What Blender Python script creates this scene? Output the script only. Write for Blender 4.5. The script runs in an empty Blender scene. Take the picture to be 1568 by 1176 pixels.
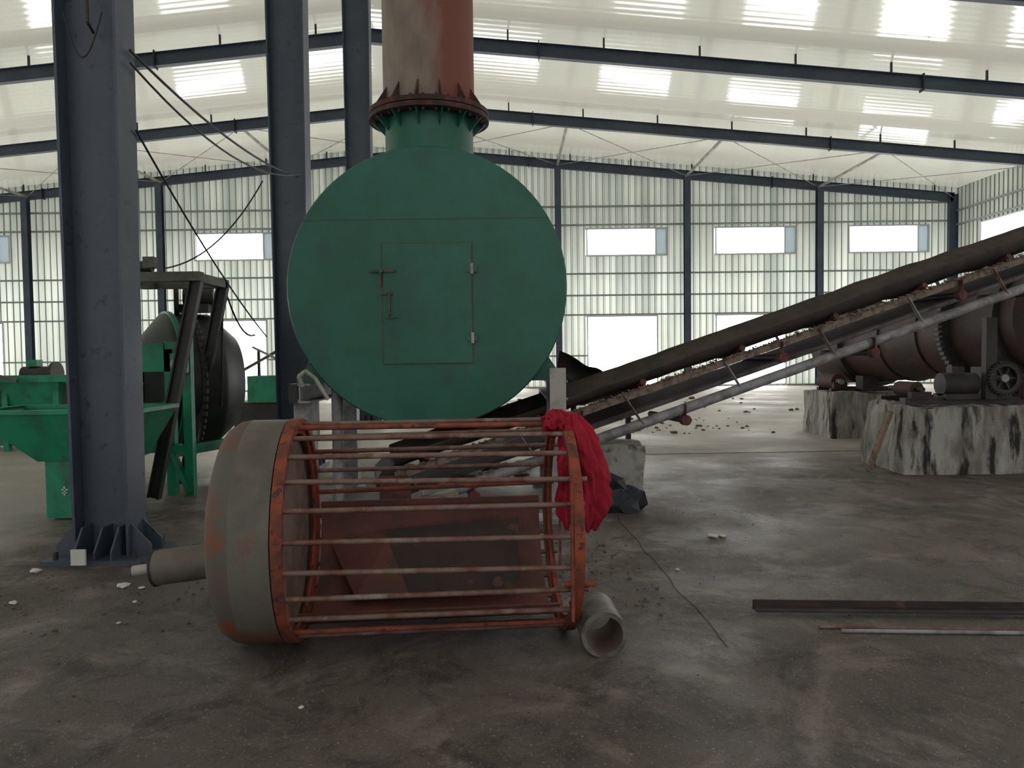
import bpy, math, random
from mathutils import Vector, Matrix, noise
random.seed(7)
V=Vector
scene=bpy.context.scene
scene.view_settings.view_transform='Standard'
scene.view_settings.look='None'
scene.view_settings.exposure=0.0

# ------------------------------------------------------------ materials
def srgb(r,g,b):
    f=lambda c:(c/255/12.92) if c/255<=0.04045 else ((c/255+0.055)/1.055)**2.4
    return (f(r),f(g),f(b),1)
def mat(name,c1,c2=None,c3=None,scale=3.0,lo=.45,hi=.6,lo3=.6,hi3=.66,scale3=7.0,rough=.6,metal=0.0,bump=0.0,bscale=30.0,stretch=(1,1,1),spec=.5,detail=6):
    m=bpy.data.materials.new(name); m.use_nodes=True
    nt=m.node_tree; n=nt.nodes; l=nt.links
    b=n['Principled BSDF']; b.inputs['Roughness'].default_value=rough; b.inputs['Metallic'].default_value=metal
    b.inputs['Specular IOR Level'].default_value=spec
    tc=n.new('ShaderNodeTexCoord'); mp=n.new('ShaderNodeMapping'); mp.inputs['Scale'].default_value=stretch
    l.new(tc.outputs['Object'],mp.inputs['Vector'])
    b.inputs['Base Color'].default_value=c1
    out=None
    def mixer(prev,col,sc,a,z,off):
        t=n.new('ShaderNodeTexNoise'); t.noise_dimensions='4D'; t.inputs['W'].default_value=off
        t.inputs['Scale'].default_value=sc; t.inputs['Detail'].default_value=detail; t.inputs['Roughness'].default_value=.62
        l.new(mp.outputs['Vector'],t.inputs['Vector'])
        r=n.new('ShaderNodeMapRange'); r.inputs['From Min'].default_value=a; r.inputs['From Max'].default_value=z
        l.new(t.outputs['Fac'],r.inputs['Value'])
        mx=n.new('ShaderNodeMix'); mx.data_type='RGBA'
        l.new(r.outputs['Result'],mx.inputs['Factor'])
        if prev is None: mx.inputs['A'].default_value=c1
        else: l.new(prev,mx.inputs['A'])
        mx.inputs['B'].default_value=col
        return mx.outputs['Result']
    if c2: out=mixer(out,c2,scale,lo,hi,1.3)
    if c3: out=mixer(out,c3,scale3,lo3,hi3,5.7)
    if out: l.new(out,b.inputs['Base Color'])
    if bump>0:
        t=n.new('ShaderNodeTexNoise'); t.inputs['Scale'].default_value=bscale; t.inputs['Detail'].default_value=6
        l.new(mp.outputs['Vector'],t.inputs['Vector'])
        bp=n.new('ShaderNodeBump'); bp.inputs['Strength'].default_value=bump; bp.inputs['Distance'].default_value=.02
        l.new(t.outputs['Fac'],bp.inputs['Height']); l.new(bp.outputs['Normal'],b.inputs['Normal'])
    return m

M_steel=mat('blue_grey_paint',srgb(66,74,88),srgb(78,86,98),srgb(52,57,66),scale=2,lo=.4,hi=.7,scale3=12,rough=.45,bump=.05)
M_rafter=mat('rafter_paint',srgb(58,68,84),srgb(70,80,94),scale=1,rough=.55)
M_green=mat('furnace_green',srgb(24,92,74),srgb(36,106,90),srgb(26,78,68),scale=1.6,lo=.42,hi=.7,lo3=.5,hi3=.75,scale3=2.2,rough=.42,bump=.06,bscale=14)
M_green2=mat('seam_rusty_green',srgb(60,84,62),srgb(104,84,62),scale=9,rough=.7)
M_mgreen=mat('machine_green',srgb(24,142,106),srgb(30,114,88),srgb(60,74,64),scale=3,scale3=5,lo3=.58,hi3=.72,rough=.5)
M_flange=mat('flange_rust',srgb(58,42,40),srgb(92,56,48),scale=8,rough=.8,bump=.2)
M_tank=mat('tank_grey_brown',srgb(112,106,98),srgb(84,78,72),srgb(118,78,58),scale=2.5,lo=.4,hi=.65,lo3=.54,hi3=.66,scale3=2.2,rough=.5,bump=.08)
M_tankrust=mat('tank_rust',srgb(108,82,70),srgb(132,76,50),srgb(96,92,86),scale=4,lo=.5,hi=.6,scale3=2,lo3=.45,hi3=.55,rough=.75,bump=.2)
M_offcut=mat('offcut_steel',srgb(112,108,104),srgb(84,76,72),scale=9,rough=.55)
M_orange=mat('orange_rust',srgb(152,74,50),srgb(110,60,46),srgb(78,52,46),scale=9,lo=.42,hi=.58,scale3=16,lo3=.55,hi3=.62,rough=.8,bump=.25)
M_bar=mat('bar_rust',srgb(126,104,94),srgb(108,68,56),srgb(158,148,138),scale=8,scale3=6,lo3=.55,hi3=.7,rough=.6,metal=.2)
M_shell=mat('shell_rust',srgb(104,56,48),srgb(80,48,43),srgb(66,54,50),scale=3,scale3=5,rough=.6,bump=.15)
M_endface=mat('tank_end_rust',srgb(118,96,88),srgb(92,70,62),scale=5,rough=.8,bump=.15)
M_belt=mat('conveyor_rubber',srgb(74,63,58),srgb(54,47,45),scale=4,rough=.75,bump=.1)
M_string=mat('dusty_stringer',srgb(140,122,110),srgb(92,80,74),scale=14,rough=.85,bump=.4,bscale=60)
M_pipe=mat('frame_pipe_grey',srgb(150,150,152),srgb(112,110,112),scale=6,rough=.5)
M_redp=mat('red_oxide',srgb(104,56,52),srgb(74,48,46),scale=6,rough=.7)
M_dred=mat('dark_red_roller',srgb(78,48,46),srgb(56,44,44),scale=6,rough=.7)
M_dark=mat('dark_iron',srgb(44,42,44),srgb(60,54,52),scale=5,rough=.6)
M_dbrown=mat('dark_brown_plate',srgb(62,48,44),srgb(44,38,36),srgb(90,62,54),scale=4,rough=.8,bump=.2)
M_dark2=mat('drum_black',srgb(38,42,42),srgb(50,50,47),srgb(36,66,56),scale=3,scale3=3,lo3=.58,hi3=.7,rough=.5)
M_drumred=mat('kiln_red_brown',srgb(80,58,56),srgb(56,47,47),srgb(98,72,66),scale=1.8,scale3=4,rough=.6)
M_cloth=mat('crimson_cloth',srgb(162,38,56),srgb(138,28,44),scale=5,rough=.9,bump=.25,bscale=25,spec=.2)
M_conc=mat('whitewashed_concrete',srgb(170,168,160),srgb(128,124,116),srgb(88,82,76),scale=4,lo=.45,hi=.62,lo3=.56,hi3=.66,scale3=6,rough=.9,bump=.6,bscale=12)
M_conc2=mat('black_streaked_concrete',srgb(172,170,164),srgb(118,113,108),srgb(48,46,45),scale=3.5,lo=.42,hi=.62,lo3=.54,hi3=.61,scale3=2.8,rough=.9,bump=.8,bscale=10,stretch=(1.7,1.7,.36),detail=8)
M_rub=mat('rubble_stone',srgb(104,97,90),srgb(70,64,59),srgb(135,128,120),scale=9,scale3=3,rough=.95)
M_white=mat('white_scrap',srgb(205,205,200),rough=.8)
M_bluef=mat('faded_blue_bag',srgb(38,44,52),srgb(60,92,110),scale=7,lo=.58,hi=.66,rough=.6)
M_wood=mat('weathered_wood',srgb(150,130,112),srgb(110,92,80),scale=8,rough=.85)
M_tyre=mat('tyre_rubber',srgb(34,34,36),srgb(58,54,50),scale=8,rough=.9)
M_cable=mat('black_cable',srgb(38,38,42),rough=.6)
M_galv=mat('galvanised_strut',srgb(170,168,160),srgb(130,125,118),scale=3,rough=.5)
M_frame=mat('window_frame_white',srgb(200,204,204),rough=.5)
M_girt=mat('girt_grey',srgb(140,148,144),rough=.5)
M_beige=mat('green_grey_beam',srgb(92,98,86),srgb(78,72,66),scale=4,rough=.7)
M_rib=mat('shaded_rib_side',srgb(146,154,146),rough=.6)  # darker than the sheet: shade of the rib sides put into the colour

def stackmat():
    m=mat('flue_steel',srgb(148,134,122),srgb(122,104,94),srgb(205,188,168),scale=2.4,lo=.4,hi=.65,lo3=.66,hi3=.69,scale3=1.9,rough=.7,bump=.15,stretch=(1.6,1.6,.7))
    nt=m.node_tree;n=nt.nodes;l=nt.links; b=n['Principled BSDF']
    prev=b.inputs['Base Color'].links[0].from_socket
    tc=n.new('ShaderNodeTexCoord'); sx=n.new('ShaderNodeSeparateXYZ'); l.new(tc.outputs['Object'],sx.inputs[0])
    t=n.new('ShaderNodeTexNoise'); t.inputs['Scale'].default_value=1.6; t.inputs['Detail'].default_value=9; t.inputs['Roughness'].default_value=.7
    mp=n.new('ShaderNodeMapping'); mp.inputs['Scale'].default_value=(1.4,1.4,.5); l.new(tc.outputs['Object'],mp.inputs['Vector']); l.new(mp.outputs['Vector'],t.inputs['Vector'])
    a=n.new('ShaderNodeMath'); a.operation='MULTIPLY_ADD'; a.inputs[1].default_value=1.0; l.new(t.outputs['Fac'],a.inputs[0]); l.new(sx.outputs['X'],a.inputs[2])
    r=n.new('ShaderNodeMapRange'); r.inputs['From Min'].default_value=-.36; r.inputs['From Max'].default_value=-.10; l.new(a.outputs[0],r.inputs['Value'])
    mx=n.new('ShaderNodeMix'); mx.data_type='RGBA'; l.new(r.outputs['Result'],mx.inputs['Factor']); l.new(prev,mx.inputs['A']); mx.inputs['B'].default_value=srgb(122,70,58)
    l.new(mx.outputs['Result'],b.inputs['Base Color']); return m
M_stack=stackmat()

def wallmat():
    m=bpy.data.materials.new('corrugated_sheet'); m.use_nodes=True
    nt=m.node_tree;n=nt.nodes;l=nt.links
    b=n['Principled BSDF']; b.inputs['Roughness'].default_value=.5
    tc=n.new('ShaderNodeTexCoord'); t=n.new('ShaderNodeTexNoise'); t.inputs['Scale'].default_value=.5; t.inputs['Detail'].default_value=4
    mp=n.new('ShaderNodeMapping'); mp.inputs['Scale'].default_value=(3,3,.25)
    l.new(tc.outputs['Object'],mp.inputs['Vector']); l.new(mp.outputs['Vector'],t.inputs['Vector'])
    r=n.new('ShaderNodeValToRGB'); r.color_ramp.elements[0].position=.35; r.color_ramp.elements[0].color=srgb(158,164,156)
    r.color_ramp.elements[1].position=.65; r.color_ramp.elements[1].color=srgb(200,204,194)
    l.new(t.outputs['Fac'],r.inputs['Fac']); l.new(r.outputs['Color'],b.inputs['Base Color'])
    tr=n.new('ShaderNodeBsdfTranslucent'); l.new(r.outputs['Color'],tr.inputs['Color'])
    sx=n.new('ShaderNodeSeparateXYZ'); l.new(tc.outputs['Object'],sx.inputs[0])
    mr=n.new('ShaderNodeMapRange'); mr.inputs['From Min'].default_value=4.5; mr.inputs['From Max'].default_value=7.8
    mr.inputs['To Min'].default_value=.21; mr.inputs['To Max'].default_value=.08
    l.new(sx.outputs['Z'],mr.inputs['Value'])
    mx=n.new('ShaderNodeMixShader'); l.new(mr.outputs['Result'],mx.inputs['Fac'])
    l.new(b.outputs['BSDF'],mx.inputs[1]); l.new(tr.outputs['BSDF'],mx.inputs[2])
    l.new(mx.outputs['Shader'],n['Material Output'].inputs['Surface'])
    return m
M_wall=wallmat()
def ceilmat():
    m=bpy.data.materials.new('white_roof_lining'); m.use_nodes=True
    nt=m.node_tree;n=nt.nodes;l=nt.links
    b=n['Principled BSDF']; b.inputs['Roughness'].default_value=.09; b.inputs['Specular IOR Level'].default_value=.7
    b.inputs['Base Color'].default_value=srgb(204,205,192)
    tc=n.new('ShaderNodeTexCoord')
    w=n.new('ShaderNodeTexWave'); w.wave_type='BANDS'; w.bands_direction='Y'; w.inputs['Scale'].default_value=1.0; w.inputs['Distortion'].default_value=0
    l.new(tc.outputs['Object'],w.inputs['Vector'])
    t=n.new('ShaderNodeTexNoise'); t.inputs['Scale'].default_value=1.2; t.inputs['Detail'].default_value=3
    l.new(tc.outputs['Object'],t.inputs['Vector'])
    b1=n.new('ShaderNodeBump'); b1.inputs['Strength'].default_value=.10; b1.inputs['Distance'].default_value=.02
    l.new(w.outputs['Fac'],b1.inputs['Height'])
    b2=n.new('ShaderNodeBump'); b2.inputs['Strength'].default_value=.05; b2.inputs['Distance'].default_value=.06
    l.new(t.outputs['Fac'],b2.inputs['Height']); l.new(b1.outputs['Normal'],b2.inputs['Normal'])
    l.new(b2.outputs['Normal'],b.inputs['Normal'])
    tr=n.new('ShaderNodeBsdfTranslucent'); tr.inputs['Color'].default_value=srgb(235,233,218)
    mx=n.new('ShaderNodeMixShader'); mx.inputs['Fac'].default_value=.08  # translucency added to the opaque roof panels to brighten the ceiling
    l.new(b.outputs['BSDF'],mx.inputs[1]); l.new(tr.outputs['BSDF'],mx.inputs[2])
    l.new(mx.outputs['Shader'],n['Material Output'].inputs['Surface'])
    return m
M_ceil=ceilmat()
def floormat():
    m=bpy.data.materials.new('dirty_concrete_floor'); m.use_nodes=True
    nt=m.node_tree;n=nt.nodes;l=nt.links
    b=n['Principled BSDF']
    tc=n.new('ShaderNodeTexCoord')
    def nz(sc,det=8,off=0.,dist=0.,rough=.6):
        t=n.new('ShaderNodeTexNoise'); t.noise_dimensions='4D'; t.inputs['W'].default_value=off
        t.inputs['Scale'].default_value=sc; t.inputs['Detail'].default_value=det; t.inputs['Distortion'].default_value=dist; t.inputs['Roughness'].default_value=rough
        l.new(tc.outputs['Object'],t.inputs['Vector']); return t.outputs['Fac']
    def mr(s,a,z,c=0.,d=1.):
        r=n.new('ShaderNodeMapRange'); r.inputs['From Min'].default_value=a; r.inputs['From Max'].default_value=z
        r.inputs['To Min'].default_value=c; r.inputs['To Max'].default_value=d; l.new(s,r.inputs['Value']); return r.outputs['Result']
    def mix(f,A,B):
        x=n.new('ShaderNodeMix'); x.data_type='RGBA'; l.new(f,x.inputs['Factor'])
        for k,v in (('A',A),('B',B)):
            if isinstance(v,tuple): x.inputs[k].default_value=v
            else: l.new(v,x.inputs[k])
        return x.outputs['Result']
    def mth(op,a,c):
        x=n.new('ShaderNodeMath'); x.operation=op
        for i,v in enumerate((a,c)):
            if isinstance(v,(int,float)): x.inputs[i].default_value=v
            else: l.new(v,x.inputs[i])
        return x.outputs[0]
    col=mix(mr(nz(.45,6,1.0,.8),.38,.66),srgb(82,73,68),srgb(114,104,98))
    col=mix(mr(nz(.8,8,4.0,2.6),.52,.72,0,.9),col,srgb(146,136,128))
    col=mix(mr(nz(2.2,9,9.0,.8,.75),.50,.62,0,.85),col,srgb(58,51,48))
    col=mix(mr(nz(9,8,15.0,0.,.8),.56,.70,0,.6),col,srgb(150,140,132))
    col=mix(mr(nz(26,6,33.0,0.,.8),.56,.64,0,.6),col,srgb(48,43,40))
    col=mix(mr(nz(60,3,2.0),.60,.68,0,.8),col,srgb(168,160,152))
    col=mix(mr(nz(80,3,22.0),.58,.66,0,.7),col,srgb(44,39,36))
    sx=n.new('ShaderNodeSeparateXYZ'); l.new(tc.outputs['Object'],sx.inputs[0])
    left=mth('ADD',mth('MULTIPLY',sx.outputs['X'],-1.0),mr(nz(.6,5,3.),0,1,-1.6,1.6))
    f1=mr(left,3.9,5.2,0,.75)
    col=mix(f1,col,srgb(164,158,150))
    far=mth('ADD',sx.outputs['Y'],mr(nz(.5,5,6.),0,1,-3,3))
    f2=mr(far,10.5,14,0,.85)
    col=mix(f2,col,srgb(180,173,164))  # lighter far floor: sunlight near the windows painted into the colour
    l.new(col,b.inputs['Base Color'])
    l.new(mr(nz(.8,5,12.),.35,.65,.45,.8),b.inputs['Roughness'])
    b.inputs['Specular IOR Level'].default_value=.4
    bp=n.new('ShaderNodeBump'); bp.inputs['Strength'].default_value=.6; bp.inputs['Distance'].default_value=.02
    l.new(nz(16,9,0.,0.,.75),bp.inputs['Height']); l.new(bp.outputs['Normal'],b.inputs['Normal'])
    return m
M_floor=floormat()
M_crack=mat('floor_joint_dirt',srgb(62,56,52),rough=1)
M_bluegl=mat('window_film',srgb(180,196,204),rough=.3)
_n=M_bluegl.node_tree; _t=_n.nodes.new('ShaderNodeBsdfTranslucent'); _t.inputs['Color'].default_value=srgb(222,228,232)
_m=_n.nodes.new('ShaderNodeMixShader'); _m.inputs['Fac'].default_value=.24
_n.links.new(_n.nodes['Principled BSDF'].outputs[0],_m.inputs[1]); _n.links.new(_t.outputs[0],_m.inputs[2]); _n.links.new(_m.outputs[0],_n.nodes['Material Output'].inputs['Surface'])

# ------------------------------------------------------------ mesh builder
class B:
    def __init__(s,name): s.name=name; s.v=[]; s.f=[]; s.m=[]; s.s=[]; s.mats=[]
    def mi(s,m):
        if m not in s.mats: s.mats.append(m)
        return s.mats.index(m)
    def add(s,vs,fs,m,sm=False):
        o=len(s.v); s.v+= [tuple(x) for x in vs]; i=s.mi(m)
        for k,f in enumerate(fs):
            s.f.append([a+o for a in f]); s.m.append(i); s.s.append(sm if isinstance(sm,bool) else sm[k])
    def box(s,c,size,m,rot=None):
        c=V(c); hx,hy,hz=[a/2 for a in size]; vs=[]
        for x,y,z in ((-1,-1,-1),(1,-1,-1),(1,1,-1),(-1,1,-1),(-1,-1,1),(1,-1,1),(1,1,1),(-1,1,1)):
            p=V((x*hx,y*hy,z*hz)); 
            if rot: p=rot@p
            vs.append(c+p)
        s.add(vs,[(0,3,2,1),(4,5,6,7),(0,1,5,4),(1,2,6,5),(2,3,7,6),(3,0,4,7)],m)
    def bb(s,a,b,m): s.box(((a[0]+b[0])/2,(a[1]+b[1])/2,(a[2]+b[2])/2),(abs(b[0]-a[0]),abs(b[1]-a[1]),abs(b[2]-a[2])),m)
    def beam(s,p0,p1,w,h,m,up=V((0,0,1))):
        p0=V(p0);p1=V(p1);d=(p1-p0).normalized()
        if abs(d.dot(up))>.98: up=V((0,1,0))
        sd=d.cross(up).normalized(); u=sd.cross(d).normalized()
        vs=[p+sd*a*w/2+u*b*h/2 for p in (p0,p1) for a,b in ((-1,-1),(1,-1),(1,1),(-1,1))]
        s.add(vs,[(0,1,2,3),(7,6,5,4),(0,4,5,1),(1,5,6,2),(2,6,7,3),(3,7,4,0)],m)
    def ibeam(s,p0,p1,w,h,m,up=V((0,0,1)),tf=.018,tw=.012):
        p0=V(p0);p1=V(p1);d=(p1-p0).normalized()
        if abs(d.dot(up))>.98: up=V((1,0,0))
        sd=d.cross(up).normalized(); u=sd.cross(d).normalized()
        for k in (1,-1): s.beam(p0+u*k*(h/2-tf/2),p1+u*k*(h/2-tf/2),w,tf,m,up)
        s.beam(p0,p1,tw,h-2*tf,m,up)
    def lathe(s,p0,axis,prof,m,seg=32,caps=(True,True),a0=0,a1=2*math.pi,sm=True):
        p0=V(p0);ax=V(axis).normalized(); t=V((0,0,1)) if abs(ax.z)<.9 else V((1,0,0))
        u=ax.cross(t).normalized(); w=u.cross(ax).normalized()
        full=abs(a1-a0-2*math.pi)<1e-6; n=seg if full else seg+1
        vs=[]
        for r,h in prof:
            for i in range(n):
                a=a0+(a1-a0)*i/seg; vs.append(p0+ax*h+(u*math.cos(a)+w*math.sin(a))*r)
        fs=[];sms=[]
        for j in range(len(prof)-1):
            for i in range(seg):
                k=(i+1)%n if full else i+1
                fs.append((j*n+i,j*n+k,(j+1)*n+k,(j+1)*n+i)); sms.append(sm)
        if full:
            if caps[0]: fs.append(tuple(range(n-1,-1,-1))); sms.append(False)
            if caps[1]: fs.append(tuple((len(prof)-1)*n+i for i in range(n))); sms.append(False)
        s.add(vs,fs,m,sms)
    def cyl(s,p0,p1,r,m,r2=None,seg=20,caps=(True,True)):
        p0=V(p0);p1=V(p1);L=(p1-p0).length
        s.lathe(p0,p1-p0,[(r,0),(r if r2 is None else r2,L)],m,seg,(False,False))
        for k,(c,rr) in enumerate(((0,r),(L,r if r2 is None else r2))):
            if caps[k]:
                s.lathe(p0,p1-p0,[(rr,c),(0.0005,c)],m,seg,(False,False),sm=False)
    def tube(s,p0,p1,ro,ri,m,seg=40,mi=None):
        L=(V(p1)-V(p0)).length; ax=V(p1)-V(p0)
        s.lathe(p0,ax,[(ro,0),(ro,L)],m,seg,(False,False)); s.lathe(p0,ax,[(ri,L),(ri,0)],mi or m,seg,(False,False))
        s.lathe(p0,ax,[(ri,0),(ro,0)],m,seg,(False,False),sm=False); s.lathe(p0,ax,[(ro,L),(ri,L)],m,seg,(False,False),sm=False)
    def path(s,pts,r,m,seg=6):
        for a,b in zip(pts[:-1],pts[1:]): s.cyl(a,b,r,m,seg=seg)
    def plate(s,pts,th,m):
        pts=[V(p) for p in pts]; n=(pts[1]-pts[0]).cross(pts[2]-pts[0]).normalized()*th/2; k=len(pts)
        vs=[p-n for p in pts]+[p+n for p in pts]
        fs=[tuple(range(k-1,-1,-1)),tuple(range(k,2*k))]+[(i,(i+1)%k,(i+1)%k+k,i+k) for i in range(k)]
        s.add(vs,fs,m)
    def rock(s,c,r,m,squash=.7):
        t=(1+5**.5)/2
        ico=[(-1,t,0),(1,t,0),(-1,-t,0),(1,-t,0),(0,-1,t),(0,1,t),(0,-1,-t),(0,1,-t),(t,0,-1),(t,0,1),(-t,0,-1),(-t,0,1)]
        fs=[(0,11,5),(0,5,1),(0,1,7),(0,7,10),(0,10,11),(1,5,9),(5,11,4),(11,10,2),(10,7,6),(7,1,8),(3,9,4),(3,4,2),(3,2,6),(3,6,8),(3,8,9),(4,9,5),(2,4,11),(6,2,10),(8,6,7),(9,8,1)]
        c=V(c); rz=Matrix.Rotation(random.random()*6.28,3,'Z')@Matrix.Rotation(random.random()*3,3,'X'); k=V((random.uniform(.7,1.3),random.uniform(.7,1.2),1))
        vs=[]
        for p in ico:
            q=V(p)*(r/1.9)*random.uniform(.75,1.2); q=rz@V((q.x*k.x,q.y*k.y,q.z)); q.z*=squash; vs.append(c+q)
        s.add(vs,fs,m)
    def roughbox(s,a,b,m,amp=.04,n=10,taper=0.0,seed=0):
        a=V(a);b=V(b);c=(a+b)/2;h=(b-a)/2
        for ax in range(3):
            for sg in (-1,1):
                vs=[];fs=[]
                for i in range(n+1):
                    for j in range(n+1):
                        p=[0,0,0]; p[ax]=sg; p[(ax+1)%3]=-1+2*i/n; p[(ax+2)%3]=-1+2*j/n
                        q=V((p[0]*h.x,p[1]*h.y,p[2]*h.z)); tp=1-taper*(p[2]+1)/2; q.x*=tp;q.y*=tp
                        w=c+q; d=noise.noise_vector(w*2.2+V((seed,0,0)))*amp+noise.noise_vector(w*7+V((seed,3,0)))*amp*.35
                        if p[2]<-.99: d=V((d.x,d.y,0))
                        elif w.z+d.z<0: d.z=0
                        vs.append(w+d)
                for i in range(n):
                    for j in range(n):
                        f=(i*(n+1)+j,(i+1)*(n+1)+j,(i+1)*(n+1)+j+1,i*(n+1)+j+1)
                        fs.append(f if sg>0 else f[::-1])
                s.add(vs,fs,m)
    def done(s):
        me=bpy.data.meshes.new(s.name); me.from_pydata(s.v,[],s.f); 
        for m in s.mats: me.materials.append(m)
        me.polygons.foreach_set('material_index',s.m); me.polygons.foreach_set('use_smooth',s.s); me.update()
        o=bpy.data.objects.new(s.name,me); scene.collection.objects.link(o); return o

# ------------------------------------------------------------ building shell
RX=-4.0; XL,XR=-29.2,20.8; Y0,Y1=-9.0,36.0
def rb(X): return 10.72-.095*abs(X-RX)      # rafter underside
def ce(X): return rb(X)+.72                 # ceiling
b=B('floor'); b.bb((XL-.2,Y0,-.2),(XR+.2,Y1+.3,0),M_floor); b.done()
b=B('ceiling')
for x0,x1 in ((XL-.2,RX),(RX,XR+.2)):
    vs=[(x0,Y0,ce(x0)),(x1,Y0,ce(x1)),(x1,Y1+.2,ce(x1)),(x0,Y1+.2,ce(x0))]
    b.add(vs,[(3,2,1,0)],M_ceil)
b.done()

def corr(name,axis,pos,a,z,holes,topf,sgn):
    b=B(name); pts=[]; x=a
    P=.30
    while x<z:
        for dx,dd in ((0,0),(.2,0),(.225,.045),(.275,.045)): pts.append((x+dx,dd))
        x+=P
    pts=[p for p in pts if p[0]<=z]+[(z,0)]
    lv=sorted(set([0.0,8.0]+[h[2] for h in holes]+[h[3] for h in holes]))
    nl=len(lv)+1; vs=[];fs=[];fr=[]
    for u,dd in pts:
        for h in lv+[topf(u)]:
            vs.append((u,pos-sgn*dd,h) if axis=='x' else (pos-sgn*dd,u,h))
    for i in range(len(pts)-1):
        cu=(pts[i][0]+pts[i+1][0])/2
        for j in range(nl-1):
            lo=lv[j]; hi=lv[j+1] if j+1<len(lv) else 99; cz=(lo+hi)/2
            if any(h[0]<cu<h[1] and h[2]<cz<h[3] for h in holes): continue
            (fr if i%4 in (1,3) else fs).append((i*nl+j,(i+1)*nl+j,(i+1)*nl+j+1,i*nl+j+1))
    b.add(vs,fs,M_wall); b.add(vs,fr,M_rib); return b
EC=[-28.6,-22.2,-16.05,-10.1,-4.1,2.2,8.12,14.2,20.5]
up=[];low=[]
for i in range(len(EC)-1):
    c=(EC[i]+EC[i+1])/2+.03
    if i not in (1,): up.append((c-1.6,c+1.6,6.18,7.35))
    low.append((c-1.6,c+1.6,.1,3.3))
FILM=.45
sh=[]
for c in (-5.6,1.0,7.5,13.5,19.5,26.0,32.6):
    sh.append((c-1.6,c+1.6,5.95,7.15)); sh.append((c-1.6,c+1.6,.1,3.3))
def ext(h): return (h[0],h[1]+(FILM if h[2]>4 and h not in sh else 0),h[2],h[3])
holes=up+low
corr('wall_back','x',Y1,XL,XR,[ext(h) for h in holes],ce,1).done()
g=B('wall_girt_rails')
for zz in (.04,1.5,3.4,4.3,5.3,7.55,8.4):
    for i in range(len(EC)-1):
        c=(EC[i]+EC[i+1])/2+.03
        if zz in (1.5,.04): 
            g.bb((EC[i],Y1-.2,zz-.035),(c-1.65,Y1-.05,zz+.035),M_girt); g.bb((c+1.65,Y1-.2,zz-.035),(EC[i+1],Y1-.05,zz+.035),M_girt)
        else: g.bb((EC[i],Y1-.2,zz-.035),(EC[i+1],Y1-.05,zz+.035),M_girt)
g.done()
k=0
def window(axis,h,pos,sg):
    global k
    k+=1; b=B('window_%d'%k); a,z,lo,hi=h; z2=ext(h)[1]; t=.06
    def q(u0,u1,w0,w1,d0,d1,m):
        if axis=='x': b.bb((u0,pos+d0,w0),(u1,pos+d1,w1),m)
        else: b.bb((pos+d0,u0,w0),(pos+d1,u1,w1),m)
    d0,d1=-.07*sg,.04*sg
    q(a-t,a,lo-t,hi+t,d0,d1,M_frame); q(z2,z2+t,lo-t,hi+t,d0,d1,M_frame)
    q(a,z2,lo-t,lo,d0,d1,M_frame); q(a,z2,hi,hi+t,d0,d1,M_frame)
    if z2>z:
        q(z-t,z,lo,hi,d0,d1,M_frame); q(z,z2,lo,hi,-.02*sg,-.01*sg,M_bluegl)
    b.done()
for h in holes: window('x',h,Y1,1)
corr('wall_right','y',XR,Y0,Y1,sh,lambda u:ce(XR),1).done()
corr('wall_left','y',XL,Y0,Y1,sh,lambda u:ce(XL),-1).done()
for h in sh: window('y',h,XR,1)
for h in sh: window('y',h,XL,-1)
g=B('side_wall_girt_rails')
for zz in (3.45,4.4,5.4,7.35,8.0):
    g.bb((XR-.2,Y0,zz-.035),(XR-.06,Y1,zz+.035),M_girt); g.bb((XL+.06,Y0,zz-.035),(XL+.2,Y1,zz+.035),M_girt)
g.done()

# frames
FY=[-5.0,1.0,6.2,11.2,17.4,22.8,29.3,35.75]
for fi,fy in enumerate(FY):
    b=B('roof_rafter')
    for x0,x1 in ((XL+.3,RX),(RX,XR-.3)):
        b.ibeam((x0,fy,rb(x0)+.2),(x1,fy,rb(x1)+.2),.2,.4,M_rafter)
    x=XL+1.2
    j=0
    while x<XR-.5:
        b.box((x,fy,rb(x)+.56),(.05,.06,.32),M_dark)
        if j%4==2: b.box((x+.9,fy,rb(x+.9)+.2),(.03,.26,.5),M_dark)
        x+=2.8; j+=1
    b.done()
    for sx in (XL+.35,XR-.35):
        b=B('side_wall_column'); b.ibeam((sx,fy,0),(sx,fy,rb(sx)+.35),.22,.4,M_rafter,up=V((1,0,0))); b.box((sx,fy,.02),(.6,.4,.04),M_rafter); b.done()
for ex in EC[1:-1]:
    b=B('end_wall_column'); b.ibeam((ex,Y1-.5,0),(ex,Y1-.5,rb(ex)),.28,.3,M_rafter,up=V((0,1,0))); b.box((ex,Y1-.5,.02),(.45,.45,.04),M_rafter); b.done()
b=B('roof_tie_struts')
for ex in EC[1:-1]: b.cyl((ex,29.35,rb(ex)+.12),(ex,35.7,rb(ex)+.12),.06,M_galv,seg=10)
for i in range(len(EC)-1):
    p,q=EC[i],EC[i+1]
    b.cyl((p,29.35,rb(p)+.15),(q,35.7,rb(q)+.15),.016,M_galv,seg=5); b.cyl((q,29.35,rb(q)+.15),(p,35.7,rb(p)+.15),.016,M_galv,seg=5)
b.done()

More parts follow.
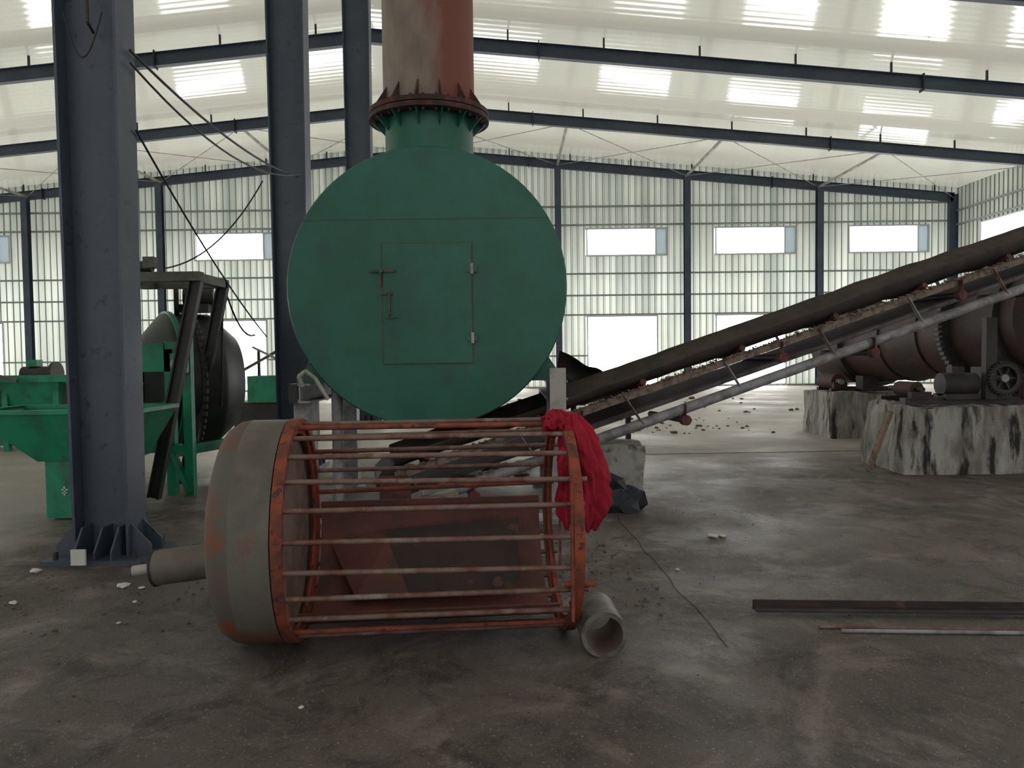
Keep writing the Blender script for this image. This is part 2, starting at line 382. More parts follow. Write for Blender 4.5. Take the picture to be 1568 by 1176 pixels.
def hcolumn(X,Y,w0,w1,H,details=False):
    b=B('steel_h_column')
    for sg in (-1,1):
        b.plate([(X+sg*w0/2,Y-.15,0.03),(X+sg*w0/2,Y+.15,0.03),(X+sg*w1/2,Y+.15,H),(X+sg*w1/2,Y-.15,H)],.022,M_steel)
    b.plate([(X-w0/2,Y,0.03),(X+w0/2,Y,0.03),(X+w1/2,Y,H),(X-w1/2,Y,H)],.014,M_steel)
    b.box((X,Y,.02),(w0+.36,.62,.04),M_steel)
    for sg in (-1,1):
        for yy in (-.1,.1):
            x0=X+sg*(w0/2); x1=X+sg*(w0/2+.17)
            b.plate([(x0,Y+yy,.04),(x1,Y+yy,.04),(x1,Y+yy,.12),(x0,Y+yy,.3)],.014,M_steel)
    for xx in (-.14,.02,.15):
        b.plate([(X+xx,Y-.01,.04),(X+xx,Y-.29,.04),(X+xx,Y-.29,.1),(X+xx,Y-.16,.27),(X+xx,Y-.01,.27)],.014,M_steel)
    for sx in (-1,1):
        for sy in (-1,1): b.cyl((X+sx*(w0/2+.1),Y+sy*.24,.04),(X+sx*(w0/2+.1),Y+sy*.24,.1),.02,M_dark,seg=6)
    if details:
        pts=[(X+.02,Y-.06,4.45),(X+.04,Y-.17,4.4),(X+.04,Y-.17,4.2),(X+.02,Y-.05,4.17)]
        b.path(pts,.012,M_dark)
        pts=[V((X-.15+.3*t,Y-.16-.02*math.sin(t*3.14),4.28-.35*math.sin(t*3.14))) for t in [i/12 for i in range(13)]]
        b.path(pts,.006,M_cable)
    b.done()
hcolumn(-3.28,6.2,.42,.54,rb(-3.3),True)
hcolumn(-3.16,11.2,.44,.56,rb(-3.3)); hcolumn(-3.36,17.4,.48,.58,rb(-3.3))
for fy in (22.8,29.3,-5.0,1.0): hcolumn(-3.3,fy,.48,.58,rb(-3.3))

def sag(p,q,s,n=16): 
    p=V(p);q=V(q); return [p.lerp(q,i/n)-V((0,0,s*4*(i/n)*(1-i/n))) for i in range(n+1)]
b=B('hanging_cables')
b.path(sag((-3.0,6.2,4.05),(-3.0,11.0,4.15),.15),.012,M_cable); b.path(sag((-3.0,6.2,3.95),(-2.95,11.0,4.2),.3),.010,M_cable)
b.path(sag((-3.02,6.3,3.45),(-3.5,11.0,1.9),.1),.010,M_cable)
b.path(sag((-3.5,11.0,4.1),(-4.2,9.4,2.7),.25),.010,M_cable)
b.path(sag((-3.05,6.2,4.05),(-6.8,14,4.9),.5),.010,M_cable)
b.done()

# ------------------------------------------------------------ furnace
FX,FYY,FZ,FR=-.785,7.2,2.235,1.31
b=B('green_furnace_with_chimney')
b.lathe((FX,FYY,FZ),(0,1,0),[(FR-.012,0),(FR,.012)],M_green,96,(False,False))
b.lathe((FX,FYY,FZ),(0,1,0),[(.0005,0),(FR-.012,0)],M_green,96,(False,False),sm=False)
b.lathe((FX,FYY,FZ),(0,1,0),[(FR,.012),(FR,2.4)],M_green,96,(False,False))
b.lathe((FX,FYY,FZ),(0,1,0),[(FR,2.4),(.0005,2.5)],M_green,96,(False,False))
zz=2.87; hw=math.sqrt(FR**2-(zz-FZ)**2)
b.bb((FX-hw,FYY-.003,zz-.003),(FX+hw,FYY+.004,zz+.003),M_green2)
dx0,dx1,dz0,dz1=-1.19,-.365,1.53,2.64
b.bb((dx0,FYY-.02,dz0),(dx1,FYY+.01,dz1),M_green)
for a,c in (((dx0-.010,dz0-.010),(dx1+.010,dz0)),((dx0-.010,dz1),(dx1+.010,dz1+.010)),((dx0-.010,dz0),(dx0,dz1)),((dx1,dz0),(dx1+.010,dz1))):
    b.bb((a[0],FYY-.012,a[1]),(c[0],FYY+.01,c[1]),M_green2)
for hz in (2.40,1.76):
    b.cyl((dx1+.005,FYY-.04,hz-.05),(dx1+.005,FYY-.04,hz+.05),.016,M_galv,seg=10); b.bb((dx1-.05,FYY-.035,hz-.03),(dx1+.05,FYY-.01,hz+.03),M_green)
for hz in (2.39,):
    b.bb((dx0-.12,FYY-.05,hz-.012),(dx0+.12,FYY-.03,hz+.012),M_green2); b.cyl((dx0-.01,FYY-.07,hz),(dx0-.01,FYY,hz),.02,M_green,seg=10)
    b.bb((dx0-.03,FYY-.05,hz-.14),(dx0-.01,FYY-.03,hz),M_green2)
b.path([(dx0+.06,FYY,2.20),(dx0+.06,FYY-.06,2.19),(dx0+.06,FYY-.06,1.98),(dx0+.06,FYY,1.97)],.010,M_green2,8)
b.bb((dx0-.02,FYY-.05,2.17),(dx0+.09,FYY-.03,2.19),M_green2); b.bb((dx0+.03,FYY-.05,1.95),(dx0+.12,FYY-.03,1.97),M_green2)
CX,CY=-.80,7.83
b.cyl((CX,CY,FZ+FR-.35),(CX,CY,3.98),.44,M_green,seg=48,caps=(False,False))
b.tube((CX,CY,3.93),(CX,CY,3.975),.60,.42,M_flange,56); b.tube((CX,CY,3.985),(CX,CY,4.03),.60,.42,M_flange,56)
b.cyl((CX,CY,4.02),(CX,CY,10.2),.455,M_stack,seg=56,caps=(False,False))
for i in range(14):
    a=i/14*2*math.pi+.1; d=V((math.cos(a),math.sin(a),0)); c=V((CX,CY,0))
    b.plate([c+d*.45+V((0,0,4.03)),c+d*.58+V((0,0,4.03)),c+d*.455+V((0,0,4.22))],.014,M_flange)
    b.plate([c+d*.44+V((0,0,3.93)),c+d*.57+V((0,0,3.93)),c+d*.44+V((0,0,3.80))],.014,M_green)
for i in range(28):
    a=i/28*2*math.pi; p=V((CX+.54*math.cos(a),CY+.54*math.sin(a),0)); b.cyl(p+V((0,0,3.9)),p+V((0,0,4.06)),.014,M_flange,seg=6)
for X in (-1.98,.42):
    b.ibeam((X,FYY-.05,1.26),(X,FYY+2.4,1.26),.2,.18,M_pipe); b.bb((X-.1,FYY-.06,1.17),(X-.02,FYY-.05,1.35),M_dark)
    for yy in (FYY+.15,FYY+2.2):
        b.bb((X-.09,yy-.09,.02),(X+.09,yy+.09,1.17),M_pipe); b.bb((X-.18,yy-.18,0),(X+.18,yy+.18,.03),M_pipe)
    sg=1 if X<0 else -1
    for yy in (FYY+.12,FYY+2.2): b.plate([(X-.08*sg,yy,1.35),(X+.3*sg,yy,1.35),(X+.10*sg,yy,1.62)],.03,M_green)
b.bb((.35,FYY-.09,1.05),(.5,FYY-.06,1.47),M_galv); 
b.cyl((-1.70,FYY+.25,.0),(-1.70,FYY+.25,1.6),.055,M_pipe)
b.path([(-1.95,FYY-.05,1.33),(-1.97,FYY-.1,1.42),(-1.9,FYY-.12,1.47),(-1.83,FYY-.06,1.40),(-1.72,FYY-.02,1.2)],.02,M_galv,8)
b.done()

# ------------------------------------------------------------ conveyor
b=B('inclined_belt_conveyor')
S=.310; YW=.22
nrm=V((-YW,1,0)).normalized()
def P(x,side,u): return V((x,7.88+YW*(x-.8),.69+S*(x-.8)+u))+nrm*side
XA,XB=-1.15,8.0
for sd in (0,.85):
    b.cyl(P(XA,sd,0),P(XB,sd,0),.055,M_pipe,seg=14)
    b.beam(P(XA,sd,.34),P(XB,sd,.34),.05,.075,M_string)
prof=[(-.10,.53),(-.02,.46),(.13,.40),(.72,.40),(.87,.46),(.95,.53)]
N=60; vs=[];fs=[]
def wing(x,u):
    k=min(1,max(0,(x-.8)/4.0)); return .40+(u-.40)*(1+.45*k)
for i in range(N+1):
    x=XA+(XB-XA)*i/N
    for sd,u in prof:
        w=noise.noise(V((x*3,sd*2,1)))*.015; vs.append(P(x,sd,wing(x,u)+w))
    for sd,u in reversed(prof):
        w=noise.noise(V((x*3,sd*2,1)))*.015; vs.append(P(x,sd,wing(x,u)+w+.02))
n=12
for i in range(N):
    for j in range(n): fs.append((i*n+j,(i+1)*n+j,(i+1)*n+(j+1)%n,i*n+(j+1)%n))
b.add(vs,fs,M_belt,True)
b.add([P(x,sd,u) for x in (XA,XB) for sd,u in ((.1,.14),(.75,.14),(.75,.16),(.1,.16))],[(0,4,5,1),(1,5,6,2),(2,6,7,3),(3,7,4,0)],M_belt)
x=XA
while x<XB:
    b.rock(P(x,-.05,.39+random.uniform(-.01,.015)),random.uniform(.012,.024),M_string); x+=.03
x=XA+.3; i=0
while x<XB:
    for sd in (-.03,.88):
        b.beam(P(x,sd,0),P(x-.2,sd,.36),.05,.012,M_pipe if i%2 else M_string)
    b.cyl(P(x,.14,.36),P(x,.72,.36),.04,M_redp,seg=12)
    b.cyl(P(x,.14,.36),P(x,-.05,.44),.035,M_redp,seg=12); b.cyl(P(x,.72,.36),P(x,.9,.44),.035,M_redp,seg=12)
    xo=x+.45
    u0=.32 if i%2 else .02
    b.beam(P(xo,-.06,u0+.04),P(xo,-.06,u0-.16),.012,.09,M_redp); b.cyl(P(xo,-.10,u0-.13),P(xo,-.02,u0-.13),.055,M_redp,seg=14)
    b.cyl(P(xo,-.02,u0-.13),P(xo,.87,u0-.13),.035,M_dark,seg=12)
    x+=1.1; i+=1
b.cyl(P(XA,.05,.27),P(XA,.8,.27),.17,M_dark,seg=24)
for sd in (0,.85):
    b.box(P(XA,sd,.2),(.3,.06,.3),M_redp); b.bb(tuple(P(XA,sd-.04,0)*1)[:2]+(0,),tuple(P(XA,sd+.04,0)+V((.1,0,0)))[:2]+(.25,),M_redp)
    p=P(7.8,sd,0); b.bb((p.x-.06,p.y-.06,0),(p.x+.06,p.y+.06,p.z),M_pipe)
b.done()
b=B('concrete_plinth'); b.roughbox((.92,8.15,0),(1.4,8.75,.62),M_conc,.03,8); b.done()
b=B('wood_plank')
b.beam((-2.1,6.85,.12),(-.5,7.0,.32),.16,.04,M_wood); b.beam((-1.9,6.7,.04),(-.3,6.75,.10),.14,.04,M_wood); b.done()
b=B('discarded_rubber_sheet')
vs=[];fs=[]
for i in range(25):
    for j in range(13):
        t=i/24; a=j/12
        vs.append((.50+1.05*t+.08*a,9.1+.35*math.sin(a*2.6)+.06*math.sin(t*9),1.02+.62*(1-t)**1.1*a+.30*a*t*.5+.07*noise.noise(V((t*5,a*3,0)))))
for i in range(24):
    for j in range(12): fs.append((i*13+j,(i+1)*13+j,(i+1)*13+j+1,i*13+j+1))
b.add(vs,fs,M_dark,True)
for x in (.7,1.35): b.bb((x,9.12,0),(x+.06,9.18,1.06),M_dark)
b.done()

# ------------------------------------------------------------ cage (trommel)
b=B('rusty_cage_trommel')
A0=V((-1.23,4.36,.625)); A1=V((.28,4.50,.625)); ax=(A1-A0).normalized()
for c,w in ((A0,.055),(A1,.055)):
    b.tube(c-ax*w/2,c+ax*w/2,.625,.575,M_orange,72)
    b.tube(c-ax*.008,c+ax*.008,.60,.54,M_orange,72)
t=V((0,0,1)); u=ax.cross(t).normalized(); w=u.cross(ax).normalized()
NB=24
for i in range(NB):
    a=2*math.pi*(i+.35)/NB; d0=u*math.cos(a)+w*math.sin(a); a2=a+.02*math.sin(i*2.1)-.03; d1=u*math.cos(a2)+w*math.sin(a2)
    e=.02+.05*((i*37)%5)/5
    b.cyl(A0+d0*.59-ax*.03,A1+d1*.59+ax*e,.0145,M_orange if i in (5,11,17,20) else M_bar,seg=8)
b.lathe(A0+ax*.05,ax,[(.53,0),(.53,1.4)],M_shell,30,(False,False),a0=math.pi*.98,a1=math.pi*1.72)
b.lathe(A0+ax*.05,ax,[(.518,1.4),(.518,0)],M_shell,30,(False,False),a0=math.pi*.98,a1=math.pi*1.72)
for aa in (math.pi*.98,math.pi*1.72):
    d=u*math.cos(aa)+w*math.sin(aa); b.beam(A0+ax*.05+d*.525,A0+ax*1.45+d*.525,.03,.03,M_shell)
b.plate([A0+ax*.45+u*-.40+w*-.12,A0+ax*1.3+u*-.36+w*-.06,A0+ax*1.25+u*-.05+w*-.44,A0+ax*.62+u*-.1+w*-.45],.008,M_dbrown)  # dark sheet standing in for the shaded opening inside the cage
b.plate([A0+ax*.12+u*-.44+w*-.2,A0+ax*.5+u*-.40+w*-.12,A0+ax*.62+u*-.1+w*-.45,A0+ax*.3+u*-.12+w*-.46],.008,M_shell)
for dy in (-.60,.45):
    b.beam(A1+ax*.02+V((0,dy*.98,-.40)),A1+ax*.02+V((0,dy*.98,.36)),.05,.015,M_orange,up=V((1,0,0)))
b.cyl(A1+V((-.02,-.55,-.22)),A1+V((.14,-.55,-.22)),.016,M_orange,seg=8)
T1=A0-ax*.035
b.lathe(T1,-ax,[(.62,0),(.62,.20)],M_tank,72,(False,False)); b.lathe(T1,-ax,[(.62,.20),(.622,.21),(.612,.26),(.58,.31),(.50,.34),(.3,.355),(.001,.36)],M_tankrust,72,(False,False))
b.lathe(T1,-ax,[(.001,0),(.575,0)],M_endface,48,(False,False),sm=False); b.lathe(T1,-ax,[(.575,0),(.62,0)],M_tank,72,(False,False),sm=False)
S0=V((-1.55,4.33,.47)); S1=V((-2.02,4.30,.42))
b.cyl(S0,S1,.098,M_tank,seg=28); b.tube(S1,S1+(S1-S0).normalized()*.012,.104,.06,M_dark,28); b.cyl(S1,S1+(S1-S0).normalized()*.13,.03,M_galv,seg=12)
b.done()

b=B('steel_pipe_offcut')
pd=V((-.05,1,0)).normalized()
b.tube(V((.47,3.98,.122)),V((.47,3.98,.122))+pd*.36,.122,.098,M_offcut,40,mi=M_tankrust); b.done()

# red cloth draped over the end ring
b=B('red_cloth')
def cloth(cx,cy,z0,z1,rx,ry,seed,lean,prof):
    H=60;Nn=72;vs=[];fs=[]
    for i in range(H+1):
        t=i/H
        k=t*(len(prof)-1); k0=min(int(k),len(prof)-2); wdt=prof[k0]+(prof[k0+1]-prof[k0])*(k-k0)
        for j in range(Nn):
            a=2*math.pi*j/Nn
            q=V((math.cos(a)*1.3+seed,math.sin(a)*1.3,t*1.6))
            crease=abs(noise.noise(q*1.9))*.5+abs(noise.noise(q*4))*.28
            f=.85+crease*.9-.30*(.5+.5*math.sin(6*a+4*noise.noise(q)+t*3))
            zz=z0+(z1-z0)*t+.05*noise.noise(V((math.cos(a)*2,math.sin(a)*2+seed,t*3)))*(.3+t)
            vs.append((cx+lean*math.sin(t*1.6)+rx*wdt*f*math.cos(a),cy+ry*wdt*f*math.sin(a),zz))
    for i in range(H):
        for j in range(Nn): fs.append((i*Nn+j,i*Nn+(j+1)%Nn,(i+1)*Nn+(j+1)%Nn,(i+1)*Nn+j))
    fs.append(tuple(range(Nn))); fs.append(tuple(H*Nn+j for j in range(Nn)))
    b.add(vs,fs,M_cloth,True)
cloth(.335,4.28,1.26,.62,.135,.11,1.0,.09,[.3,.75,.85,1.0,1.05,.95,1.0,.85,.35])
cloth(.285,4.12,1.10,.66,.055,.05,4.0,0,[.4,.9,.8,1.1,.9,.3])
cloth(.25,4.33,1.285,1.15,.11,.14,2.2,.03,[.3,.9,1,.6])
b.done()

# ------------------------------------------------------------ left: mobile concrete mixer
b=B('green_skip_concrete_mixer')
def hop(x0,x1,y0,y1,z,xx0,xx1,yy0,yy1,zz):
    o=[(x0,y0,z),(x1,y0,z),(x1,y1,z),(x0,y1,z)]; i=[(xx0,yy0,zz),(xx1,yy0,zz),(xx1,yy1,zz),(xx0,yy1,zz)]
    for k in range(4):
        b.plate([o[k],o[(k+1)%4],i[(k+1)%4],i[k]],.012,M_mgreen)
        b.beam(o[k],o[(k+1)%4],.04,.04,M_mgreen)
    b.plate(i,.012,M_mgreen)
hop(-5.25,-3.60,7.35,8.25,1.10,-4.72,-3.85,7.6,8.1,.60)
b.bb((-4.66,7.62,.02),(-3.9,8.1,.6),M_mgreen)
for xx in (-4.1,-4.0): 
    b.bb((xx-.2-.20,7.612,.30),(xx-.2-.14,7.618,.315),M_white); b.bb((xx-.2-.18,7.612,.25),(xx-.2-.165,7.618,.34),M_white); b.bb((xx-.2-.2,7.612,.27),(xx-.2-.15,7.618,.28),M_white)
for yy,xo in ((8.5,0),(9.4,-.05)):
    b.ibeam((-4.0+xo,yy,.05),(-3.46+xo,yy,2.46),.09,.13,M_dark,up=V((1,0,0)))
b.beam((-4.3,8.5,2.50),(-3.4,8.5,2.50),.14,.10,M_beige); b.beam((-4.5,9.4,2.50),(-3.45,9.4,2.50),.12,.1,M_beige)
b.beam((-3.5,8.5,2.5),(-3.5,9.4,2.5),.1,.1,M_beige); b.beam((-4.25,8.5,2.5),(-4.35,9.4,2.5),.1,.1,M_beige)
b.cyl((-4.2,8.52,2.62),(-3.95,8.52,2.62),.06,M_dark); b.box((-3.97,8.52,2.66),(.12,.12,.12),M_beige)
b.bb((-4.3,8.45,0),(-4.22,8.53,2.45),M_dark)
fc=V((-4.62,9.8,1.30)); dd=V((.80,.60,0.0)).normalized()
b.lathe(fc,dd,[(.50,-.16),(.52,-.14),(.84,.12),(.88,.16),(.88,.70),(.84,.75),(.60,1.02),(.55,1.02)],M_dark2,56,(False,False))
b.lathe(fc,dd,[(.47,-.14),(.5,-.16)],M_mgreen,56,(False,False)); b.lathe(fc,dd,[(.80,.5),(.47,-.14)],M_dark,40,(True,False))
b.tube(fc+dd*.40,fc+dd*.47,.93,.87,M_dark,64); b.tube(fc+dd*.18,fc+dd*.24,.91,.87,M_mgreen,64)
for i in range(60):
    a=i/60*6.283; uu=dd.cross(V((0,0,1))); p=fc+dd*.435+(uu*math.cos(a)+V((0,0,1))*math.sin(a))*.935
    b.box(p,(.05,.05,.05),M_dark)
for X,Y in ((-4.0,9.0),(-4.95,9.0),(-3.6,10.3),(-4.5,10.7)):
    b.bb((X-.05,Y-.05,0),(X+.05,Y+.05,1.80 if Y<9.5 else .7),M_mgreen)
b.bb((-5.0,8.95,.50),(-3.9,9.05,.60),M_mgreen); b.bb((-5.0,8.95,1.45),(-3.95,9.05,1.78),M_mgreen); b.bb((-4.6,8.93,1.1),(-4.5,9.03,1.5),M_mgreen); b.bb((-5.0,8.95,1.0),(-4.0,9.05,1.08),M_mgreen)
b.beam((-4.0,9.0,.5),(-3.6,10.3,.5),.08,.12,M_mgreen); b.beam((-4.95,9.0,.5),(-4.5,10.7,.5),.08,.12,M_mgreen)
b.beam((-3.95,8.9,.5),(-3.75,8.85,.05),.06,.06,M_mgreen); b.beam((-4.0,8.9,1.1),(-4.45,8.9,.62),.06,.06,M_mgreen)
b.bb((-3.80,8.85,0),(-3.70,8.95,1.85),M_mgreen)
b.beam((-4.0,8.9,1.75),(-3.72,8.9,1.75),.07,.08,M_mgreen); b.beam((-4.0,8.9,.55),(-3.72,8.9,.55),.07,.08,M_mgreen)
b.box((-3.80,8.80,1.55),(.18,.10,.22),M_mgreen); b.cyl((-3.80,8.70,1.53),(-3.80,8.78,1.53),.07,M_galv)
b.plate([(-5.0,8.9,1.3),(-4.45,8.9,1.15),(-4.45,9.3,1.3),(-5.0,9.3,1.45)],.02,M_mgreen)
b.cyl((-4.2,9.9,2.38),(-3.85,10.0,2.38),.13,M_dark,seg=18); b.box((-4.05,9.95,2.24),(.4,.3,.1),M_dark); b.cyl((-4.25,9.87,2.36),(-4.3,9.85,2.36),.2,M_dark,seg=24)
for X,Y in ((-3.40,9.65),):
    q=V((X,Y,.335)); b.lathe(q,(1,-.1,0),[(.16,-.09),(.30,-.09),(.33,-.06),(.335,0),(.33,.06),(.30,.09),(.16,.09)],M_tyre,36,(False,False)); b.cyl(q-V((.05,0,0)),q+V((.05,0,0)),.17,M_mgreen,seg=20)
b.path(sag((-4.3,8.5,2.5),(-4.6,8.3,1.1),-.02,4),.01,M_cable); b.path(sag((-3.5,9.4,2.5),(-3.4,10.2,1.9),.2,8),.012,M_cable)
b.path(sag((-3.5,9.4,2.5),(-3.6,9.5,1.0),-.1,8),.012,M_cable)
b.done()
b=B('green_batching_machine')
for i,X in enumerate((-10.2,-9.0,-7.8)):
    b.plate([(X,13.4,1.25),(X+1.1,13.4,1.25),(X+.9,13.6,.6),(X+.2,13.6,.6)],.02,M_mgreen); b.plate([(X+1.1,13.4,1.25),(X+1.1,14.6,1.25),(X+.9,14.4,.6),(X+.9,13.6,.6)],.02,M_mgreen)
    b.plate([(X,13.4,1.25),(X,14.6,1.25),(X+.2,14.4,.6),(X+.2,13.6,.6)],.02,M_mgreen)
    b.cyl((X+.3,13.7,1.35),(X+.8,13.7,1.35),.14,M_dark,seg=16); b.cyl((X+.84,13.7,1.35),(X+.9,13.7,1.35),.22,M_dark,seg=20); b.box((X+.5,13.7,1.55),(.18,.18,.12),M_mgreen)
    b.bb((X+.05,13.45,0),(X+.15,13.55,1.25),M_mgreen); b.bb((X+.95,13.45,0),(X+1.05,13.55,1.25),M_mgreen)
b.bb((-10.3,13.35,1.22),(-6.6,13.5,1.34),M_mgreen); b.bb((-10.3,13.5,.1),(-6.6,14.4,.5),M_mgreen)
b.beam((-10.4,13.2,1.75),(-8.5,13.2,1.25),.06,.06,M_beige); b.beam((-10.4,13.2,1.4),(-8.9,13.2,2.0),.05,.05,M_beige)
b.done()
b=B('green_lathe_machine')
b.bb((-5.3,14.6,0),(-3.9,15.5,.75),M_dark); b.bb((-5.0,14.5,.75),(-4.4,15.2,1.25),M_mgreen); b.cyl((-4.4,14.9,1.0),(-3.9,14.9,1.0),.2,M_dark)
b.bb((-4.25,14.5,.75),(-3.95,14.8,1.5),M_mgreen); b.cyl((-4.9,14.9,1.25),(-4.9,14.9,1.75),.03,M_dark); b.beam((-5.4,14.6,1.2),(-4.3,14.6,1.8),.05,.05,M_beige); b.beam((-4.9,14.55,1.8),(-4.3,14.55,1.5),.04,.04,M_galv)
b.done()

# ------------------------------------------------------------ right: rotary kiln drum on plinths
b=B('rotary_drum_kiln')
K0=V((7.45,10.45,1.98)); K1=V((6.75,15.6,1.66)); kd=(K1-K0).normalized(); KL=(K1-K0).length
KR=.72
b.lathe(K0,kd,[(KR,0),(KR,KL)],M_drumred,64,(False,False)); b.lathe(K0,kd,[(KR-.1,-.08),(KR,0)],M_drumred,64,(True,False),sm=False); b.lathe(K0,kd,[(KR,KL),(.5,KL)],M_drumred,64,(False,True),sm=False)
for tt in (.35,4.2): b.tube(K0+kd*(tt-.09),K0+kd*(tt+.09),KR+.09,KR,M_dark,64)
for tt in (2.0,3.0): b.tube(K0+kd*(tt-.02),K0+kd*(tt+.02),KR+.03,KR,M_dark,64)
b.tube(K0+kd*1.2,K0+kd*1.34,KR+.14,KR,M_dark,72)
for i in range(72):
    a=i/72*6.283; uu=kd.cross(V((0,0,1))).normalized(); ww=uu.cross(kd); b.box(K0+kd*1.27+(uu*math.cos(a)+ww*math.sin(a))*(KR+.15),(.05,.12,.05),M_dark)
b.done()
b=B('kiln_roller_station')
b.bb((5.1,9.95,.88),(8.1,10.1,.97),M_dark); b.bb((5.1,10.6,.88),(8.1,10.75,.97),M_dark)
for X in (6.85,7.95):
    b.cyl((X,10.15,1.12),(X-.05,10.55,1.12),.14,M_dark,seg=28); b.cyl((X+.01,10.0,1.12),(X-.08,10.7,1.12),.04,M_dark)
for X in (5.3,):
    b.cyl((X,10.05,1.08),(X-.05,10.4,1.08),.10,M_dred,seg=28); b.cyl((X+.01,9.92,1.08),(X-.08,10.6,1.08),.035,M_dark); b.box((X,9.98,1.0),(.26,.1,.10),M_dred)
b.cyl((5.6,10.05,1.14),(6.05,10.05,1.14),.15,M_dark,seg=20); b.box((5.8,10.05,1.32),(.16,.14,.1),M_dark); b.bb((5.6,9.9,.95),(6.05,10.2,1.02),M_dark)
b.bb((6.15,9.9,.95),(6.45,10.3,1.36),M_dark)
q=V((6.30,9.80,1.22))
b.tube(q,q+V((0,.09,0)),.20,.15,M_dark,32,mi=M_dark); b.cyl(q,q+V((0,.1,0)),.05,M_pipe)
for i in range(6):
    a=i/6*6.283; b.beam(q+V((0,.05,0)),q+V((.17*math.cos(a),.05,.17*math.sin(a))),.03,.03,M_dark,up=V((0,1,0)))
for i in range(30):
    a=i/30*6.283; b.box(q+V((.205*math.cos(a),.045,.205*math.sin(a))),(.025,.09,.025),M_dark)
b.bb((6.08,9.85,.95),(6.22,9.95,2.0),M_dark)
for kx,(xx,hh) in enumerate(((6.6,.3),(6.75,.45),(7.2,.25),(7.4,.35))): b.bb((xx,9.9,.95),(xx+.1,10.0,.95+hh),M_dark if kx%2 else M_dred)
b.done()
b=B('kiln_roller_station')
b.bb((5.95,14.3,.84),(7.4,14.4,.90),M_dred); b.bb((5.95,14.9,.84),(7.4,15.0,.90),M_dred)
for X in (6.1,):
    b.cyl((X,14.35,1.02),(X-.05,14.95,1.02),.14,M_dred,seg=28); b.cyl((X,14.2,1.02),(X-.05,15.1,1.02),.05,M_galv); b.box((X,14.3,.95),(.25,.1,.12),M_dred)
b.box((6.55,14.15,1.0),(.3,.3,.26),M_dark)
b.done()
b=B('concrete_plinth'); b.roughbox((5.0,9.75,0),(8.4,10.95,.88),M_conc2,.07,22,.03,1); b.done()
b=B('concrete_plinth'); b.roughbox((5.8,13.9,0),(7.6,15.3,.82),M_conc2,.05,16,.02,5); b.done()
b=B('timber_prop'); b.beam((4.6,9.9,.03),(4.93,10.0,.80),.06,.06,M_wood); b.done()

# ------------------------------------------------------------ bits on the floor
b=B('steel_flat_bar'); b.beam((1.46,4.62,.035),(4.6,4.40,.035),.09,.012,M_dark); b.beam((1.46,4.66,.05),(4.6,4.44,.05),.012,.06,M_dbrown); b.done()
b=B('steel_rod'); b.cyl((1.85,4.30,.012),(4.4,4.12,.012),.012,M_pipe,seg=8); b.cyl((1.75,4.37,.010),(2.9,4.27,.010),.010,M_bar,seg=8); b.done()
b=B('crumpled_sack')
for c,r in (((1.02,7.75,.10),.22),((1.18,7.8,.1),.2),((1.0,7.85,.25),.2),((1.15,7.7,.05),.15)): b.rock(c,r,M_bluef,.8)
b.done()
b=B('white_scrap_pieces')
for x,y,r in ((-3.62,5.75,.05),(-2.75,5.35,.05),(-2.6,5.3,.03),(-2.5,5.0,.02),(-3.3,5.0,.04),(-2.4,4.6,.015),(1.72,6.6,.05),(1.8,6.6,.04),(-.98,3.45,.016),(-.9,6.2,.04),(1.2,5.6,.02)):
    b.rock((x,y,r*.25),r,M_white,.35)
b.box((-3.33,5.82,.09),(.11,.02,.12),M_white)
b.done()
b=B('floor_grit')
def scat(n,x0,x1,y0,y1,r0,r1,m):
    for i in range(n):
        r=random.uniform(r0,r1)*random.random()**.5; b.rock((random.uniform(x0,x1),random.uniform(y0,y1),r*.2),r,m,.55)
scat(1300,-5,5,1.6,8,.003,.010,M_rub); scat(260,-3.6,-1.2,4.4,6.2,.005,.02,M_rub); scat(120,.2,1.0,4.6,6.5,.008,.024,M_rub); scat(80,-1.2,.4,4.6,6.5,.01,.04,M_rub)
b.done()
b=B('far_floor_rubble')
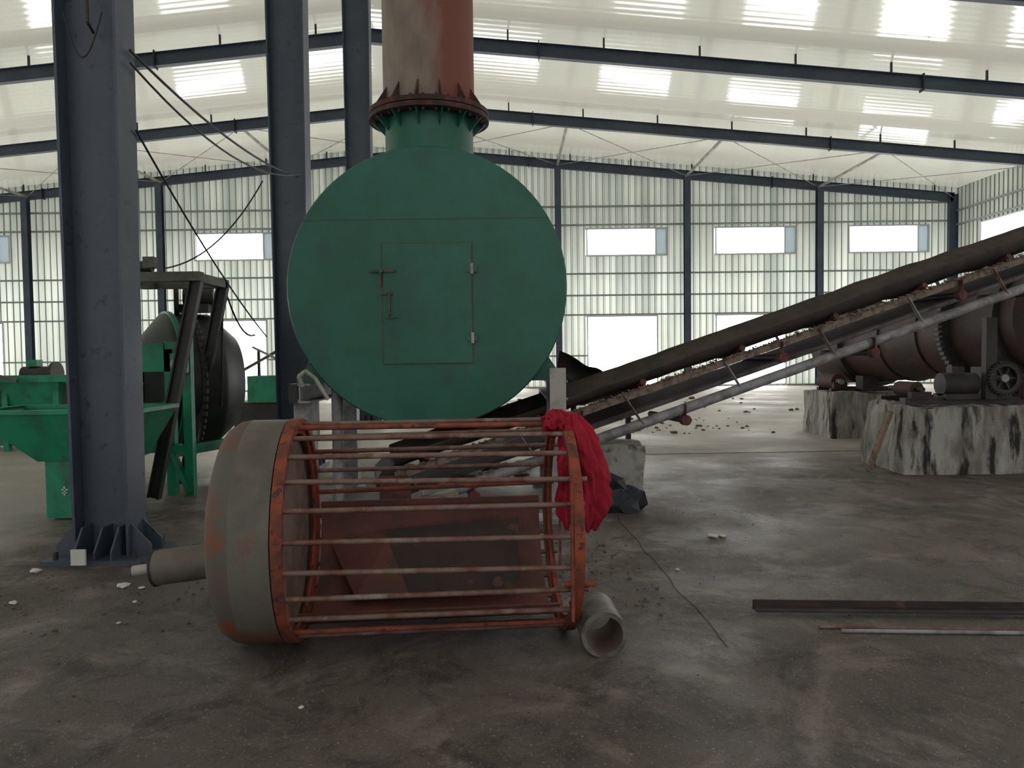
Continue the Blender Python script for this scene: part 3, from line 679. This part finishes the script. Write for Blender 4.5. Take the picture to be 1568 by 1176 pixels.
scat(70,2.0,5.2,15,19,.02,.08,M_rub); scat(60,-1.6,.2,9.9,11,.05,.22,M_rub); scat(120,-2.4,8,20,28,.03,.12,M_rub)
b.done()
b=B('floor_joint_lines')
def crack(p,q,n=26,w=.006):
    p=V(p);q=V(q);pts=[]
    for i in range(n+1):
        c=p.lerp(q,i/n); pts.append(c+V((noise.noise(c*3)*.03,noise.noise(c*3+V((5,5,5)))*.03,0)))
    s=(q-p).normalized().cross(V((0,0,1)))*w/2; vs=[];
    for c in pts: vs+= [c-s,c+s]
    b.add(vs,[(2*i,2*i+1,2*i+3,2*i+2) for i in range(n)],M_crack)
crack((1.0,7.6,.003),(1.15,4.1,.003)); crack((-4.6,5.9,.003),(-1.7,6.0,.003)); crack((-4.6,5.2,.003),(-3.2,6.0,.003)); crack((0.5,12,.003),(9,12.3,.003),w=.05)
b.done()

# ------------------------------------------------------------ light: overcast sky, brighter on the far side of the hall
w=bpy.data.worlds.new('World'); scene.world=w; w.use_nodes=True
nt=w.node_tree; bg=nt.nodes['Background']; bg.inputs['Color'].default_value=(.985,.985,.975,1)
tc=nt.nodes.new('ShaderNodeTexCoord'); sx=nt.nodes.new('ShaderNodeSeparateXYZ'); mr=nt.nodes.new('ShaderNodeMapRange'); mr.interpolation_type='SMOOTHSTEP'
mr.inputs['From Min'].default_value=-.6; mr.inputs['From Max'].default_value=.8; mr.inputs['To Min'].default_value=.85; mr.inputs['To Max'].default_value=7.6
nt.links.new(tc.outputs['Generated'],sx.inputs[0]); nt.links.new(sx.outputs['Y'],mr.inputs['Value']); nt.links.new(mr.outputs['Result'],bg.inputs['Strength'])

# ------------------------------------------------------------ camera
cam=bpy.data.cameras.new('camera'); co=bpy.data.objects.new('camera',cam); scene.collection.objects.link(co)
cam.sensor_width=36; cam.lens=36*1660/2212; cam.clip_end=200
R=Matrix.Rotation(math.radians(90-2.2),4,'X')@Matrix.Rotation(math.radians(-.7),4,'Z')
co.matrix_world=Matrix.Translation((0,0,1.6))@R
scene.camera=co
